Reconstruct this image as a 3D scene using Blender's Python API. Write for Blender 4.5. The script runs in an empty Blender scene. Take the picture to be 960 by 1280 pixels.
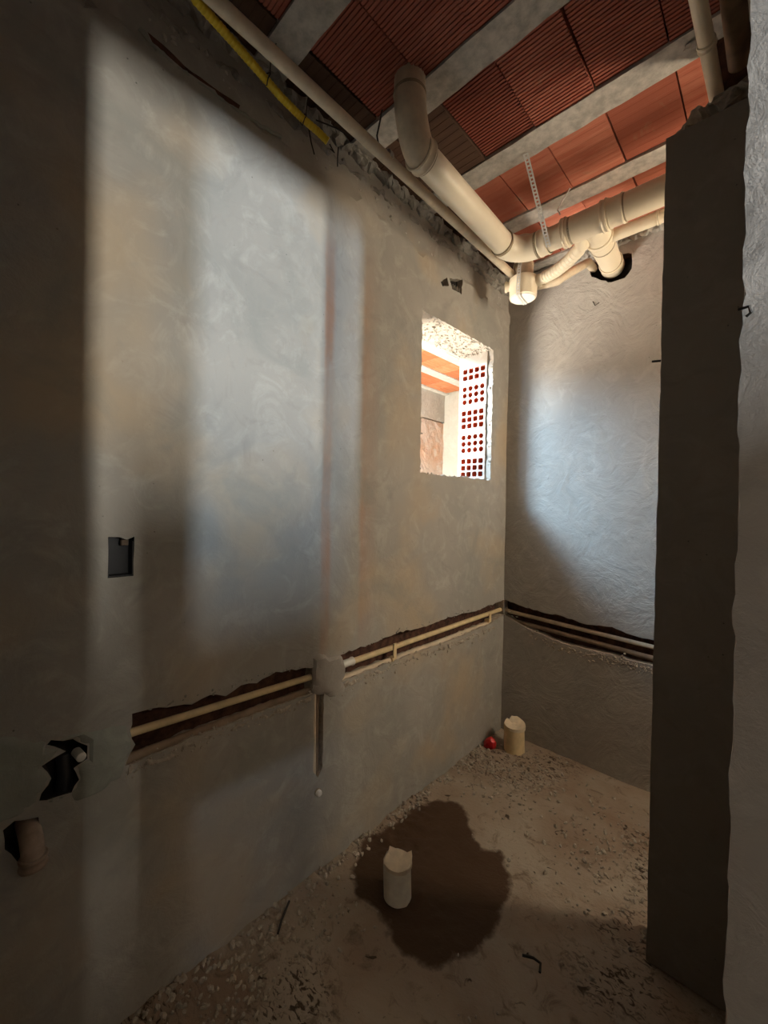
import bpy, bmesh, math, random
import numpy as np
from mathutils import Vector, Matrix, noise
from mathutils.geometry import delaunay_2d_cdt
random.seed(7)
PI = math.pi
scene = bpy.context.scene
C = scene.collection

# ------------------------------------------------------------------ camera
F_PX = 517.45
YAW, PITCH, ROLL = math.radians(43.488), math.radians(-0.501), math.radians(1.065)
CAM = Vector((0, 0, 1.4))
_F = Vector((-math.sin(YAW)*math.cos(PITCH), math.cos(YAW)*math.cos(PITCH), math.sin(PITCH)))
_R0 = Vector((math.cos(YAW), math.sin(YAW), 0)); _U0 = _R0.cross(_F)
_R = math.cos(ROLL)*_R0 + math.sin(ROLL)*_U0
_U = -math.sin(ROLL)*_R0 + math.cos(ROLL)*_U0
cd = bpy.data.cameras.new('camera'); cam = bpy.data.objects.new('camera', cd); C.objects.link(cam)
cd.sensor_fit = 'HORIZONTAL'; cd.sensor_width = 36; cd.lens = F_PX/960*36; cd.clip_start = .02; cd.clip_end = 100
M = Matrix((_R, _U, -_F)).transposed().to_4x4(); M.translation = CAM
cam.matrix_world = M
scene.camera = cam

# ------------------------------------------------------------------ light
scene.view_settings.view_transform = 'Standard'; scene.view_settings.look = 'None'
scene.view_settings.gamma = 1; scene.view_settings.use_curve_mapping = False
scene.view_settings.exposure = 0.0
w = bpy.data.worlds.new('sky'); scene.world = w; w.use_nodes = True
bg = w.node_tree.nodes['Background']
bg.inputs[0].default_value = (0.60, 0.80, 1.0, 1); bg.inputs[1].default_value = 9.0

def lamp(kind, name, loc, target, energy, color, **kw):
    l = bpy.data.lights.new(name, kind); o = bpy.data.objects.new(name, l); C.objects.link(o)
    l.energy = energy; l.color = color; o.location = loc
    o.rotation_euler = (Vector(target)-Vector(loc)).to_track_quat('-Z', 'Y').to_euler()
    for k, v in kw.items(): setattr(l, k, v)
    return o
lamp('SUN', 'sun', (-2, -3, 8), (-2.5, 1.0, 3.0), 11, (1, .93, .82), angle=.01)
# assumed daylight: two unseen lamps in the closed hall behind the camera
lamp('AREA', 'assumed_daylight_lamp_a', (3.16, .35, 1.75), (-1.25, .62, 1.75), 135, (1, .95, .86), shape='RECTANGLE', size=.11, size_y=.32)
lamp('AREA', 'assumed_daylight_lamp_b', (3.16, -.15, 1.75), (-1.25, .82, 1.75), 115, (.60, .79, 1), shape='RECTANGLE', size=.14, size_y=.32)
# added lamps standing in for yard sky and sunlit ground beyond the passage
lamp('AREA', 'added_yard_sky_lamp', (-2.45, .85, 2.85), (-1.36, 1.9, 1.95), 125, (.50, .76, 1), shape='RECTANGLE', size=.6, size_y=.6)
lamp('AREA', 'added_yard_ground_lamp', (-2.5, .9, .6), (-1.36, 1.9, 1.95), 150, (1, .88, .74), shape='RECTANGLE', size=.7, size_y=.7)
lamp('AREA', 'hall_fill', (2.2, .3, 2.7), (2.2, .3, 0), 20, (1, .74, .48), shape='RECTANGLE', size=1.2, size_y=1.0)  # unseen fill lamp added to raise the ambient light
# assumed niche daylight: unseen lamp at a closed wall behind the partition
lamp('AREA', 'assumed_niche_lamp', (.78, 2.26, 2.05), (-.9, 1.25, 2.25), 44, (1, .83, .62), shape='RECTANGLE', size=.3, size_y=.9)
# portal for the sky seen through the opening in the left wall
po = lamp('AREA', 'window_portal', (-1.49, 1.9, 1.96), (-1.0, 1.9, 1.96), 1, (1, 1, 1), shape='RECTANGLE', size=.74, size_y=.84)
po.data.cycles.is_portal = True

# ------------------------------------------------------------------ helpers
def on(px, py, ax, val):
    """point of the room plane ax=val met by the sight line of a photo pixel"""
    d = _R*((px-480)/F_PX) + _U*((640-py)/F_PX) + _F
    i = 'xyz'.index(ax)
    return CAM + d*((val-CAM[i])/d[i])

def nz(x, y, z, s=1.0):
    return noise.noise(Vector((x*s, y*s, z*s)))

def obj(name, bm, mat, parent=None, smooth=False, kind=None):
    me = bpy.data.meshes.new(name)
    root = parent
    off = Vector((0, 0, 0))
    while root is not None:
        off += root.location; root = root.parent
    if isinstance(bm, tuple):
        me.from_pydata([Vector(v)-off for v in bm[0]], [], bm[1])
    else:
        for v in bm.verts: v.co -= off
        bm.to_mesh(me); bm.free()
    for m in (mat if isinstance(mat, list) else [mat]): me.materials.append(m)
    if smooth:
        me.polygons.foreach_set('use_smooth', [True]*len(me.polygons))
    o = bpy.data.objects.new(name, me); C.objects.link(o); o.parent = parent
    if kind: o['kind'] = kind
    return o

def thing(name, loc, label, cat, group=None):
    o = bpy.data.objects.new(name, None); C.objects.link(o); o.location = loc
    o.empty_display_size = .05
    o['label'] = label; o['category'] = cat
    if group: o['group'] = group
    return o
def tag(o, label, cat, group=None):
    o['label'] = label; o['category'] = cat
    if group: o['group'] = group
    # move the origin to the base of the thing
    vs = [v.co.copy() for v in o.data.vertices]
    lo = Vector([min(v[i] for v in vs) for i in range(3)]); hi = Vector([max(v[i] for v in vs) for i in range(3)])
    c = Vector(((lo.x+hi.x)/2, (lo.y+hi.y)/2, lo.z))
    for v in o.data.vertices: v.co -= c
    o.location = c
    return o
def struct(name, bm, mat, parent=None, smooth=False):
    o = obj(name, bm, mat, parent, smooth)
    if parent is None: o['kind'] = 'structure'
    return o

def box(bm, x0, x1, y0, y1, z0, z1, mi=0):
    vs = [bm.verts.new((x, y, z)) for x in (x0, x1) for y in (y0, y1) for z in (z0, z1)]
    for f in ((0,1,3,2),(4,6,7,5),(0,4,5,1),(2,3,7,6),(0,2,6,4),(1,5,7,3)):
        bm.faces.new([vs[i] for i in f]).material_index = mi
    return vs

def rings(bm, pts, radii, seg=20, cap0=True, cap1=True, mi=0, squash=None):
    """swept tube through pts with a radius per point"""
    pts = [Vector(p) for p in pts]
    if not hasattr(radii, '__len__'): radii = [radii]*len(pts)
    tang = []
    for i in range(len(pts)):
        a = pts[max(i-1, 0)]; b = pts[min(i+1, len(pts)-1)]
        d = (b-a)
        if d.length < 1e-7: d = tang[-1] if tang else Vector((0, 0, 1))
        tang.append(d.normalized())
    n = tang[0].orthogonal().normalized(); prev = None
    for i, (p, t) in enumerate(zip(pts, tang)):
        n = (n - t*n.dot(t)).normalized(); b = t.cross(n)
        ring = [bm.verts.new(p + (n*math.cos(2*PI*k/seg) + b*math.sin(2*PI*k/seg))*radii[i]) for k in range(seg)]
        if prev:
            for k in range(seg):
                bm.faces.new((prev[k], prev[(k+1) % seg], ring[(k+1) % seg], ring[k])).material_index = mi
        elif cap0: bm.faces.new(ring[::-1]).material_index = mi
        prev = ring
    if cap1: bm.faces.new(prev).material_index = mi
    bm.normal_update()
def tube(name, pts, radii, mat, parent=None, seg=20, **kw):
    bm = bmesh.new(); rings(bm, pts, radii, seg, **kw)
    o = obj(name, bm, mat, parent)
    sm(o); return o
def sm(o, ang=35):
    me = o.data
    me.polygons.foreach_set('use_smooth', [True]*len(me.polygons))
    me.set_sharp_from_angle(angle=math.radians(ang))

def bend(a, c, b, n=10):
    """quadratic-ish round bend from a to b with the corner c"""
    a, b, c = Vector(a), Vector(b), Vector(c)
    out = []
    for i in range(n+1):
        t = i/n
        # rational bezier close to a circle arc
        wgt = math.cos(((a-c).angle(b-c, PI/2)*-1+PI)/2)
        B0, B1, B2 = (1-t)**2, 2*t*(1-t)*wgt, t*t
        out.append((a*B0 + c*B1 + b*B2)/(B0+B1+B2))
    return out
def lerp(a, b, t): return Vector(a)*(1-t)+Vector(b)*t

# profile along a straight piece: sleeves and seam rings
def sleeve(name, a, b, r, mat, parent, seg=28, lip=.003):
    a, b = Vector(a), Vector(b); L = (b-a).length; e = min(.006/L, .2)
    ts = [0, 0, e, 2*e, 1-2*e, 1-e, 1, 1]
    rr = [r-.004, r+lip*.6, r+lip, r, r, r+lip, r+lip*.6, r-.004]
    bm = bmesh.new()
    pts = [lerp(a, b, t) for t in ts]
    d = (b-a).normalized()
    # own ring builder (points coincide at the ends)
    n = d.orthogonal().normalized(); q = d.cross(n); prev = None
    for p, r_ in zip(pts, rr):
        ring = [bm.verts.new(p+(n*math.cos(2*PI*k/seg)+q*math.sin(2*PI*k/seg))*r_) for k in range(seg)]
        if prev:
            for k in range(seg): bm.faces.new((prev[k], prev[(k+1) % seg], ring[(k+1) % seg], ring[k]))
        prev = ring
    bm.normal_update()
    o = obj(name, bm, mat, parent); sm(o); return o

def in_poly(p, poly):
    x, y = p; c = False; j = len(poly)-1
    for i in range(len(poly)):
        xi, yi = poly[i]; xj, yj = poly[j]
        if (yi > y) != (yj > y) and x < (xj-xi)*(y-yi)/(yj-yi)+xi: c = not c
        j = i
    return c
def densify(poly, step, jag=0.0, seed=0):
    out = []; rnd = random.Random(seed)
    for i in range(len(poly)):
        a, b = Vector(poly[i][:2]), Vector(poly[(i+1) % len(poly)][:2])
        n = max(1, int((b-a).length/step))
        for k in range(n):
            p = a.lerp(b, k/n)
            out.append((p.x+rnd.uniform(-jag, jag), p.y+rnd.uniform(-jag, jag)))
    return out

def sheet(u0, u1, v0, v1, grid, holes, to3d, disp, extra=()):
    """wall skin with real openings. holes: (poly, depth, floor material or None, side material)
    to3d(u, v, d) -> point, d = depth behind the skin. Returns a bmesh."""
    pts = []; edges = []
    def add(poly):
        s = len(pts); pts.extend(Vector(p) for p in poly)
        edges.extend((s+i, s+(i+1) % len(poly)) for i in range(len(poly)))
    add(densify([(u0, v0), (u1, v0), (u1, v1), (u0, v1)], grid))
    for h in holes: add(h[0])
    nu, nv = int((u1-u0)/grid), int((v1-v0)/grid)
    rnd = random.Random(3)
    bbs = [(min(p[0] for p in h[0]), max(p[0] for p in h[0]), min(p[1] for p in h[0]), max(p[1] for p in h[0])) for h in holes]
    for i in range(1, nu):
        for j in range(1, nv):
            p = (u0+(u1-u0)*(i+rnd.uniform(-.2, .2))/nu, v0+(v1-v0)*(j+rnd.uniform(-.2, .2))/nv)
            if any(b[0] < p[0] < b[1] and b[2] < p[1] < b[3] and in_poly(p, h[0]) for b, h in zip(bbs, holes)): continue
            pts.append(Vector(p))
    V, E, Fc, *_ = delaunay_2d_cdt(pts, edges, [], 0, 1e-5)
    bm = bmesh.new()
    bv = [bm.verts.new(to3d(v.x, v.y, disp(v.x, v.y))) for v in V]
    for f in Fc:
        c = sum((V[i] for i in f), Vector((0, 0)))/len(f)
        if any(b[0] < c.x < b[1] and b[2] < c.y < b[3] and in_poly(c, h[0]) for b, h in zip(bbs, holes)): continue
        try: bm.faces.new([bv[i] for i in f])
        except ValueError: pass
    for h in holes:
        poly, depth, fm, smi = h[:4]
        n = len(poly); top = [bm.verts.new(to3d(u, v, disp(u, v))) for u, v in poly]
        layers = [top]
        nl = max(1, int(depth/.03))
        for l in range(1, nl+1):
            a = .004 if depth > .1 else .003
            layers.append([bm.verts.new(to3d(u+a*nz(u, v, l*.7, 40), v+a*nz(v, u, l*.9, 40), depth*l/nl)) for u, v in poly])
        for A, B in zip(layers, layers[1:]):
            for k in range(n):
                bm.faces.new((A[k], A[(k+1) % n], B[(k+1) % n], B[k])).material_index = smi
        if fm is not None:
            f = bm.faces.new(layers[-1]); f.material_index = fm
            bmesh.ops.triangulate(bm, faces=[f])
    loose = [v for v in bm.verts if not v.link_faces]
    bmesh.ops.delete(bm, geom=loose, context='VERTS')
    bmesh.ops.recalc_face_normals(bm, faces=bm.faces)
    return bm

# ------------------------------------------------------------------ materials
def nodes(name):
    m = bpy.data.materials.new(name); m.use_nodes = True
    t = m.node_tree; b = t.nodes['Principled BSDF']
    return m, t, b
def N(t, typ, **kw):
    n = t.nodes.new(typ)
    for k, v in kw.items():
        if k in n.inputs: n.inputs[k].default_value = v
        else: setattr(n, k, v)
    return n
def ramp(t, fac, stops):
    r = t.nodes.new('ShaderNodeValToRGB'); t.links.new(fac, r.inputs[0])
    while len(r.color_ramp.elements) < len(stops): r.color_ramp.elements.new(.5)
    for e, (p, c) in zip(r.color_ramp.elements, stops):
        e.position = p; e.color = (*c, 1) if len(c) == 3 else c
    return r.outputs[0]
def mix(t, fac, a, b, mode='MIX'):
    n = t.nodes.new('ShaderNodeMix'); n.data_type = 'RGBA'; n.blend_type = mode
    for s, v in ((0, fac), (6, a), (7, b)):
        if hasattr(v, 'is_linked') or hasattr(v, 'links'): t.links.new(v, n.inputs[s])
        else: n.inputs[s].default_value = v if s == 0 else (*v, 1)
    return n.outputs[2]
def coords(t, scale=(1, 1, 1)):
    tc = t.nodes.new('ShaderNodeTexCoord'); mp = t.nodes.new('ShaderNodeMapping'); mp.inputs['Scale'].default_value = scale
    t.links.new(tc.outputs['Object'], mp.inputs[0]); return mp.outputs[0]
def noi(t, vec, scale, detail=6, rough=.6, dist=0):
    n = N(t, 'ShaderNodeTexNoise', Scale=scale, Detail=detail, Roughness=rough, Distortion=dist)
    t.links.new(vec, n.inputs['Vector']); return n.outputs[0]
def bump(t, b, layers):
    prev = None
    for h, s, d in layers:
        n = t.nodes.new('ShaderNodeBump'); n.inputs['Strength'].default_value = s; n.inputs['Distance'].default_value = d
        t.links.new(h, n.inputs['Height'])
        if prev: t.links.new(prev, n.inputs['Normal'])
        prev = n.outputs[0]
    t.links.new(prev, b.inputs['Normal'])

def plaster(name, base, dark, light, rough=.85, painted_light_strips=False, coarse=1.0, swirl=.6):
    m, t, b = nodes(name); v = coords(t)
    big = noi(t, v, 1.6, 4, .55, .6); mid = noi(t, v, 9, 8, .65, 1.2); fine = noi(t, v, 160, 4, .7)
    c = mix(t, ramp(t, big, [(.35, (0, 0, 0)), (.68, (1, 1, 1))]), dark, base)
    c = mix(t, ramp(t, mid, [(.50, (0, 0, 0)), (.72, (.75, .75, .75))]), c, light)
    sw = noi(t, v, 5, 10, .62, 2.5)
    c = mix(t, ramp(t, sw, [(.30, (.5, .5, .5)), (.46, (0, 0, 0))]), c, tuple(x*.72 for x in base))
    sp = N(t, 'ShaderNodeTexVoronoi', Scale=26.0); t.links.new(v, sp.inputs['Vector'])
    rnd = noi(t, v, 3.3, 2)
    pit = t.nodes.new('ShaderNodeMath'); pit.operation = 'MULTIPLY'
    t.links.new(ramp(t, sp.outputs['Distance'], [(.03, (1, 1, 1)), (.07, (0, 0, 0))]), pit.inputs[0])
    t.links.new(ramp(t, rnd, [(.52, (0, 0, 0)), (.6, (1, 1, 1))]), pit.inputs[1])
    c = mix(t, pit.outputs[0], c, tuple(x*.35 for x in base))
    if painted_light_strips:   # reddish light at the band edge painted as vertical strips on the wall
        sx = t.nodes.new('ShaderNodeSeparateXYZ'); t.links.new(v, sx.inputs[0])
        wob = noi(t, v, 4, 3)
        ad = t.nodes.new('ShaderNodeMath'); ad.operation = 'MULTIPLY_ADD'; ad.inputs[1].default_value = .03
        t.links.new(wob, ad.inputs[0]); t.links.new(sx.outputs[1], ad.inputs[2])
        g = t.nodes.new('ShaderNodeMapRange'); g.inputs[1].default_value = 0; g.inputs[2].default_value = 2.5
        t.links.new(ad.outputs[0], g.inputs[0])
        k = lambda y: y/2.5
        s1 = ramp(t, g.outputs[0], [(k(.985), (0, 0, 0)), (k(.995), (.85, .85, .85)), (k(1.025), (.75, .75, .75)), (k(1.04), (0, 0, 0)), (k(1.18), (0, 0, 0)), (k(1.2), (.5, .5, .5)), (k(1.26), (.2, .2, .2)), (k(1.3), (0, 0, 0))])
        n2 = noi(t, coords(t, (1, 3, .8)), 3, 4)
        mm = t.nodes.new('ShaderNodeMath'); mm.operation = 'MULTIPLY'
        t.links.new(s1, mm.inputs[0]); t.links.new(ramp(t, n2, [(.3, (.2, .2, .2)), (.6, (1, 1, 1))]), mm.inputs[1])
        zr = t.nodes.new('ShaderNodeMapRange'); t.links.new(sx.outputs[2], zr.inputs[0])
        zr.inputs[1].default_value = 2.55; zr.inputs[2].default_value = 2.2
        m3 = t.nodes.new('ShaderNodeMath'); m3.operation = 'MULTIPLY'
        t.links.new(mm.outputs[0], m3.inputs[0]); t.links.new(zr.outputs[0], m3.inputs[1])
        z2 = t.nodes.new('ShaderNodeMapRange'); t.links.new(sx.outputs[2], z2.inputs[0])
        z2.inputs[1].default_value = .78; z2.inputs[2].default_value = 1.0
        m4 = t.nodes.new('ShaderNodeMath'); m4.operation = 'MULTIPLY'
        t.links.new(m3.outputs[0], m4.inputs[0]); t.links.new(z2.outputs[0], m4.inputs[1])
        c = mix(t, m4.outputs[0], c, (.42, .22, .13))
        # faint tan blotches
        bl = noi(t, v, 2.3, 3, .5, .3)
        c = mix(t, ramp(t, bl, [(.50, (0, 0, 0)), (.68, (.6, .6, .6))]), c, (.48, .37, .24))
        gr = noi(t, v, 3.1, 5, .6, .8)
        c = mix(t, ramp(t, gr, [(.30, (.55, .55, .55)), (.46, (0, 0, 0))]), c, (.27, .275, .245))
    t.links.new(c, b.inputs['Base Color']); b.inputs['Roughness'].default_value = rough
    b.inputs['Specular IOR Level'].default_value = .25
    bump(t, b, [(fine, .25*coarse, .002), (mid, .35*coarse, .008), (sw, swirl, .006)])
    return m
def simple(name, col, rough=.6, var=.15, scale=20, bs=.1, bd=.002, metallic=0, spec=.4):
    m, t, b = nodes(name); v = coords(t); n = noi(t, v, scale, 6, .6)
    c = mix(t, ramp(t, n, [(.35, (0, 0, 0)), (.65, (1, 1, 1))]), tuple(x*(1-var) for x in col), tuple(min(1, x*(1+var)) for x in col))
    t.links.new(c, b.inputs['Base Color']); b.inputs['Roughness'].default_value = rough
    b.inputs['Metallic'].default_value = metallic; b.inputs['Specular IOR Level'].default_value = spec
    bump(t, b, [(n, bs, bd)]); return m

M_WALL = plaster('grey_cement_render', (.40, .375, .33), (.33, .315, .28), (.47, .45, .40), painted_light_strips=True)
M_BACK = plaster('grey_cement_render_swirled', (.44, .42, .385), (.38, .36, .33), (.50, .48, .44), coarse=1.6, swirl=1.8)
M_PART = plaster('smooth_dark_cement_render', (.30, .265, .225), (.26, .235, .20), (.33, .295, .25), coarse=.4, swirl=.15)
M_NEAR = plaster('coarse_grey_render', (.44, .39, .335), (.38, .34, .295), (.49, .44, .385), coarse=1.3, swirl=.3)
M_PATCH = plaster('fresh_greenish_mortar', (.33, .345, .30), (.28, .29, .25), (.38, .39, .34), coarse=.8)
M_JUNC = plaster('junction_mortar', (.42, .39, .34), (.36, .33, .29), (.50, .48, .44), coarse=1)
M_MORTAR = simple('crumbled_mortar', (.42, .37, .30), .95, .25, 60, .6, .004)
M_CONC = simple('joist_concrete', (.48, .45, .40), .9, .22, 30, .5, .004)
M_ROUGHC = simple('rough_concrete', (.33, .315, .28), .95, .3, 14, .6, .008)
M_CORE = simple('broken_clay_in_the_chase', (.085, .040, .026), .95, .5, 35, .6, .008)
M_DARK = simple('dark_void', (.015, .012, .01), .9, .3)
M_BBOX = simple('black_plastic', (.02, .02, .022), .5, .1)
M_PVC = simple('cream_pvc', (.80, .71, .54), .35, .05, 6, .03, .001, spec=.5)
M_PVC2 = simple('dusty_cream_pvc', (.62, .52, .38), .55, .18, 12, .05, .001)
M_PVCD = simple('dusty_brown_pvc', (.26, .19, .13), .65, .25, 14, .06, .001)
M_WHITE = simple('white_plastic', (.82, .80, .74), .4, .05)
M_SEAM = simple('seam_ring', (.34, .28, .19), .7, .2)
M_CAP = simple('wrapped_stub_top', (.80, .68, .50), .5, .1, 30, .1, .002)
M_TAPE = simple('waxy_cream_stub', (.74, .58, .33), .5, .12, 18, .06, .001)
M_STUBF = simple('dusty_white_stub', (.93, .84, .68), .5, .12, 18, .06, .001)
M_RED = simple('red_plastic', (.55, .01, .012), .35, .2, 20, .02)
M_YEL = simple('yellow_corrugated_plastic', (.72, .52, .03), .45, .12, 18, .02)
M_WIRE = simple('black_wire', (.03, .025, .02), .6, .2)
M_STEEL = simple('galvanised_steel', (.80, .80, .78), .45, .1, 50, .05, .001, metallic=.25)
M_FOIL = simple('shiny_foil', (.85, .85, .85), .2, .1, 60, .3, .002, metallic=.9)
M_BRICKFACE = simple('mortar_washed_brick_end', (.50, .46, .42), .9, .18, 40, .4, .003)
M_BRICKHOLE = simple('clay_brick_hole', (.52, .13, .055), .9, .2, 30, .3, .003)
M_JAMB = plaster('rough_light_mortar', (.50, .46, .40), (.38, .34, .29), (.60, .57, .50), coarse=2.5, swirl=1)
M_EXTW = plaster('rough_pinkish_masonry', (.56, .46, .39), (.54, .33, .22), (.62, .57, .50), coarse=3.5, swirl=1.4)
M_EXTP = plaster('pale_cream_render', (.55, .50, .40), (.50, .45, .36), (.58, .54, .45), coarse=.6)
M_EXTBEAM = simple('pale_joist_concrete', (.60, .57, .52), .9, .12, 20, .3, .003)
M_BROWN = simple('brown_pipe_dusty', (.20, .145, .10), .7, .3, 15, .05)

def tile_mat(name, col, col2, smear):
    m, t, b = nodes(name)
    oi = t.nodes.new('ShaderNodeObjectInfo')
    tc = t.nodes.new('ShaderNodeTexCoord'); ad = t.nodes.new('ShaderNodeVectorMath'); ad.operation = 'ADD'
    t.links.new(tc.outputs['Object'], ad.inputs[0]); t.links.new(oi.outputs['Location'], ad.inputs[1])
    mp = t.nodes.new('ShaderNodeMapping'); mp.inputs['Scale'].default_value = (1.2, 9, 3); t.links.new(ad.outputs[0], mp.inputs[0])
    st = noi(t, mp.outputs[0], 5, 6, .6, .3); n2 = noi(t, ad.outputs[0], 7, 5, .6, .5)
    c = mix(t, ramp(t, st, [(.35, (0, 0, 0)), (.66, (1, 1, 1))]), col, col2)
    c = mix(t, oi.outputs['Random'], c, tuple(x*.72 for x in col))
    c = mix(t, ramp(t, n2, [(.60-smear, (0, 0, 0)), (.70-smear, (.6, .6, .6))]), c, (.36, .24, .15))
    t.links.new(c, b.inputs['Base Color']); b.inputs['Roughness'].default_value = .85
    b.inputs['Specular IOR Level'].default_value = .2
    bump(t, b, [(st, .3, .002)]); return m
M_TILE = tile_mat('ribbed_clay_tile', (.36, .105, .07), (.48, .18, .12), -.08)
M_TILE2 = tile_mat('smooth_clay_tile', (.50, .15, .09), (.62, .25, .16), -.02)
M_TILED = tile_mat('dark_brown_clay_tile', (.11, .062, .042), (.16, .095, .06), -.05)  # darker brown clay, used along the left wall
M_TILEX = tile_mat('bright_clay_tile', (.66, .22, .09), (.75, .34, .18), .0)

def floor_mat():
    m, t, b = nodes('rough_dusty_concrete_floor'); v = coords(t)
    big = noi(t, v, 2.2, 5, .6, .4); mid = noi(t, v, 14, 8, .7, .8); fine = noi(t, v, 90, 5, .7)
    c = mix(t, ramp(t, big, [(.38, (0, 0, 0)), (.62, (1, 1, 1))]), (.30, .225, .165), (.40, .345, .275))
    c = mix(t, ramp(t, mid, [(.33, (.8, .8, .8)), (.45, (0, 0, 0))]), c, (.16, .12, .085))
    ar = t.nodes.new('ShaderNodeAttribute'); ar.attribute_name = 'rubbly'
    cr = noi(t, coords(t, (1, 1.7, 1)), 30, 5, .65, 1.4)
    mk = t.nodes.new('ShaderNodeMath'); mk.operation = 'MULTIPLY'
    t.links.new(ramp(t, cr, [(.40, (1, 1, 1)), (.48, (0, 0, 0))]), mk.inputs[0]); t.links.new(ar.outputs['Fac'], mk.inputs[1])
    c = mix(t, mk.outputs[0], c, (.07, .05, .035))
    pt = noi(t, v, 19, 3, .5, .8)
    c = mix(t, ramp(t, pt, [(.27, (1, 1, 1)), (.32, (0, 0, 0))]), c, (.07, .05, .035))
    at = t.nodes.new('ShaderNodeAttribute'); at.attribute_name = 'damp'
    mn = t.nodes.new('ShaderNodeMath'); mn.operation = 'MULTIPLY_ADD'; mn.inputs[1].default_value = .9
    t.links.new(noi(t, v, 11, 6, .6), mn.inputs[0]); t.links.new(at.outputs['Fac'], mn.inputs[2])
    d = ramp(t, mn.outputs[0], [(.80, (0, 0, 0)), (.93, (.75, .75, .75)), (1.0, (1, 1, 1))])
    c = mix(t, d, c, (.075, .042, .022))
    t.links.new(c, b.inputs['Base Color'])
    r = t.nodes.new('ShaderNodeMapRange'); t.links.new(d, r.inputs[0]); r.inputs[3].default_value = .9; r.inputs[4].default_value = .62
    t.links.new(r.outputs[0], b.inputs['Roughness']); b.inputs['Specular IOR Level'].default_value = .25
    bump(t, b, [(fine, .35, .003), (mid, .5, .01), (cr, .5, .008)]); return m
M_FLOOR = floor_mat()

# ------------------------------------------------------------------ dimensions
XL, YB, ZC = -1.25, 2.44, 2.85
XO = -1.48            # outer face of the left wall
YP, XP = 1.516, -.27  # partition face, its free edge
YN, XN = .80, -.042   # near wall face, its edge

# ------------------------------------------------------------------ left wall
def yz(px, py): p = on(px, py, 'x', XL); return (p.y, p.z)
win = densify([(1.565, 1.573), (2.243, 1.583), (2.243, 2.362), (1.560, 2.352)], .022, .0045, 5)
chA = densify([yz(*p) for p in ((158,958),(240,922),(320,892),(391,867),(394,833),(345,841),(320,853),(300,858),(282,870),(262,868),(240,880),(200,884),(166,893),(163,915),(168,930))], .02, .004, 1)
chB = densify([yz(*p) for p in ((424,853),(480,831),(560,802),(610,781))]+[(2.436, .738), (2.436, .835)]+[yz(*p) for p in ((600,762),(560,772),(530,784),(500,790),(460,806),(425,818))], .02, .004, 2)
chV = densify([(.955, .695), (.955, .40), (.978, .37), (1.0, .40), (1.0, .695)], .03, .002, 3)
sbx = densify([(.286, 1.207), (.345, 1.207), (.345, 1.312), (.328, 1.304), (.312, 1.312), (.286, 1.312)], .03, .0008, 4)
hoL = densify([yz(*p) for p in ((48,1003),(90,992),(98,975),(93,960),(108,948),(108,932),(90,924),(62,926),(60,931),(82,940),(54,957),(64,972))], .015, .003, 6)
hoP = densify([yz(*p) for p in ((5,1040),(20,1027),(46,1022),(52,1040),(52,1062),(40,1078),(22,1076),(8,1062))], .015, .003, 8)
ve1 = densify([yz(*p) for p in ((551,352),(559,347),(561,357),(553,358))], .01, .002, 7)
ve2 = densify([yz(*p) for p in ((562,348),(577,350),(577,368),(565,361))], .012, .002, 9)
crk = densify([yz(*p) for p in ((186,36),(205,52),(232,79),(262,101),(302,129),(300,134),(259,109),(228,88),(198,62))], .02, .0006, 10)
def dispL(y, z):
    d = .004*nz(y, z, 0, 2.2) + .0012*nz(y, z, 3, 14)
    # crumbled plaster near the ceiling
    edge = 2.64 + .03*nz(y, 0, 5, 3)
    if z > edge: d += .010 + .010*nz(y, z*1.6, 9, 8) + .004*nz(y, z, 2, 22)
    elif z > edge-.05: d -= .006
    return d
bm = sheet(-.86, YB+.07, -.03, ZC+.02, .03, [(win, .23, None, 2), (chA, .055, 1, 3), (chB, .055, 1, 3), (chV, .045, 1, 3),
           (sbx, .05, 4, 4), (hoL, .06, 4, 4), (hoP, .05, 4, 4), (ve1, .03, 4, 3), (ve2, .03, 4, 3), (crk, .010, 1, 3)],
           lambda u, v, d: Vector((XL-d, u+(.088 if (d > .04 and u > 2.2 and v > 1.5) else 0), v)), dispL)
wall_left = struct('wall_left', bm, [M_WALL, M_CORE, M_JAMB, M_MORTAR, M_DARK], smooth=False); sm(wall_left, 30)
# outer skin of the same wall, facing the yard passage
wo = [(1.565, 1.573), (2.243, 1.583), (2.243, 2.362), (1.560, 2.352)]
bm = sheet(-1.5, 4.4, 0, 3.0, .25, [(wo, .02, None, 0)], lambda u, v, d: Vector((XO-.005+d, u, v)), lambda a, b: 0)
struct('wall_left', bm, [M_EXTP])

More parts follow.
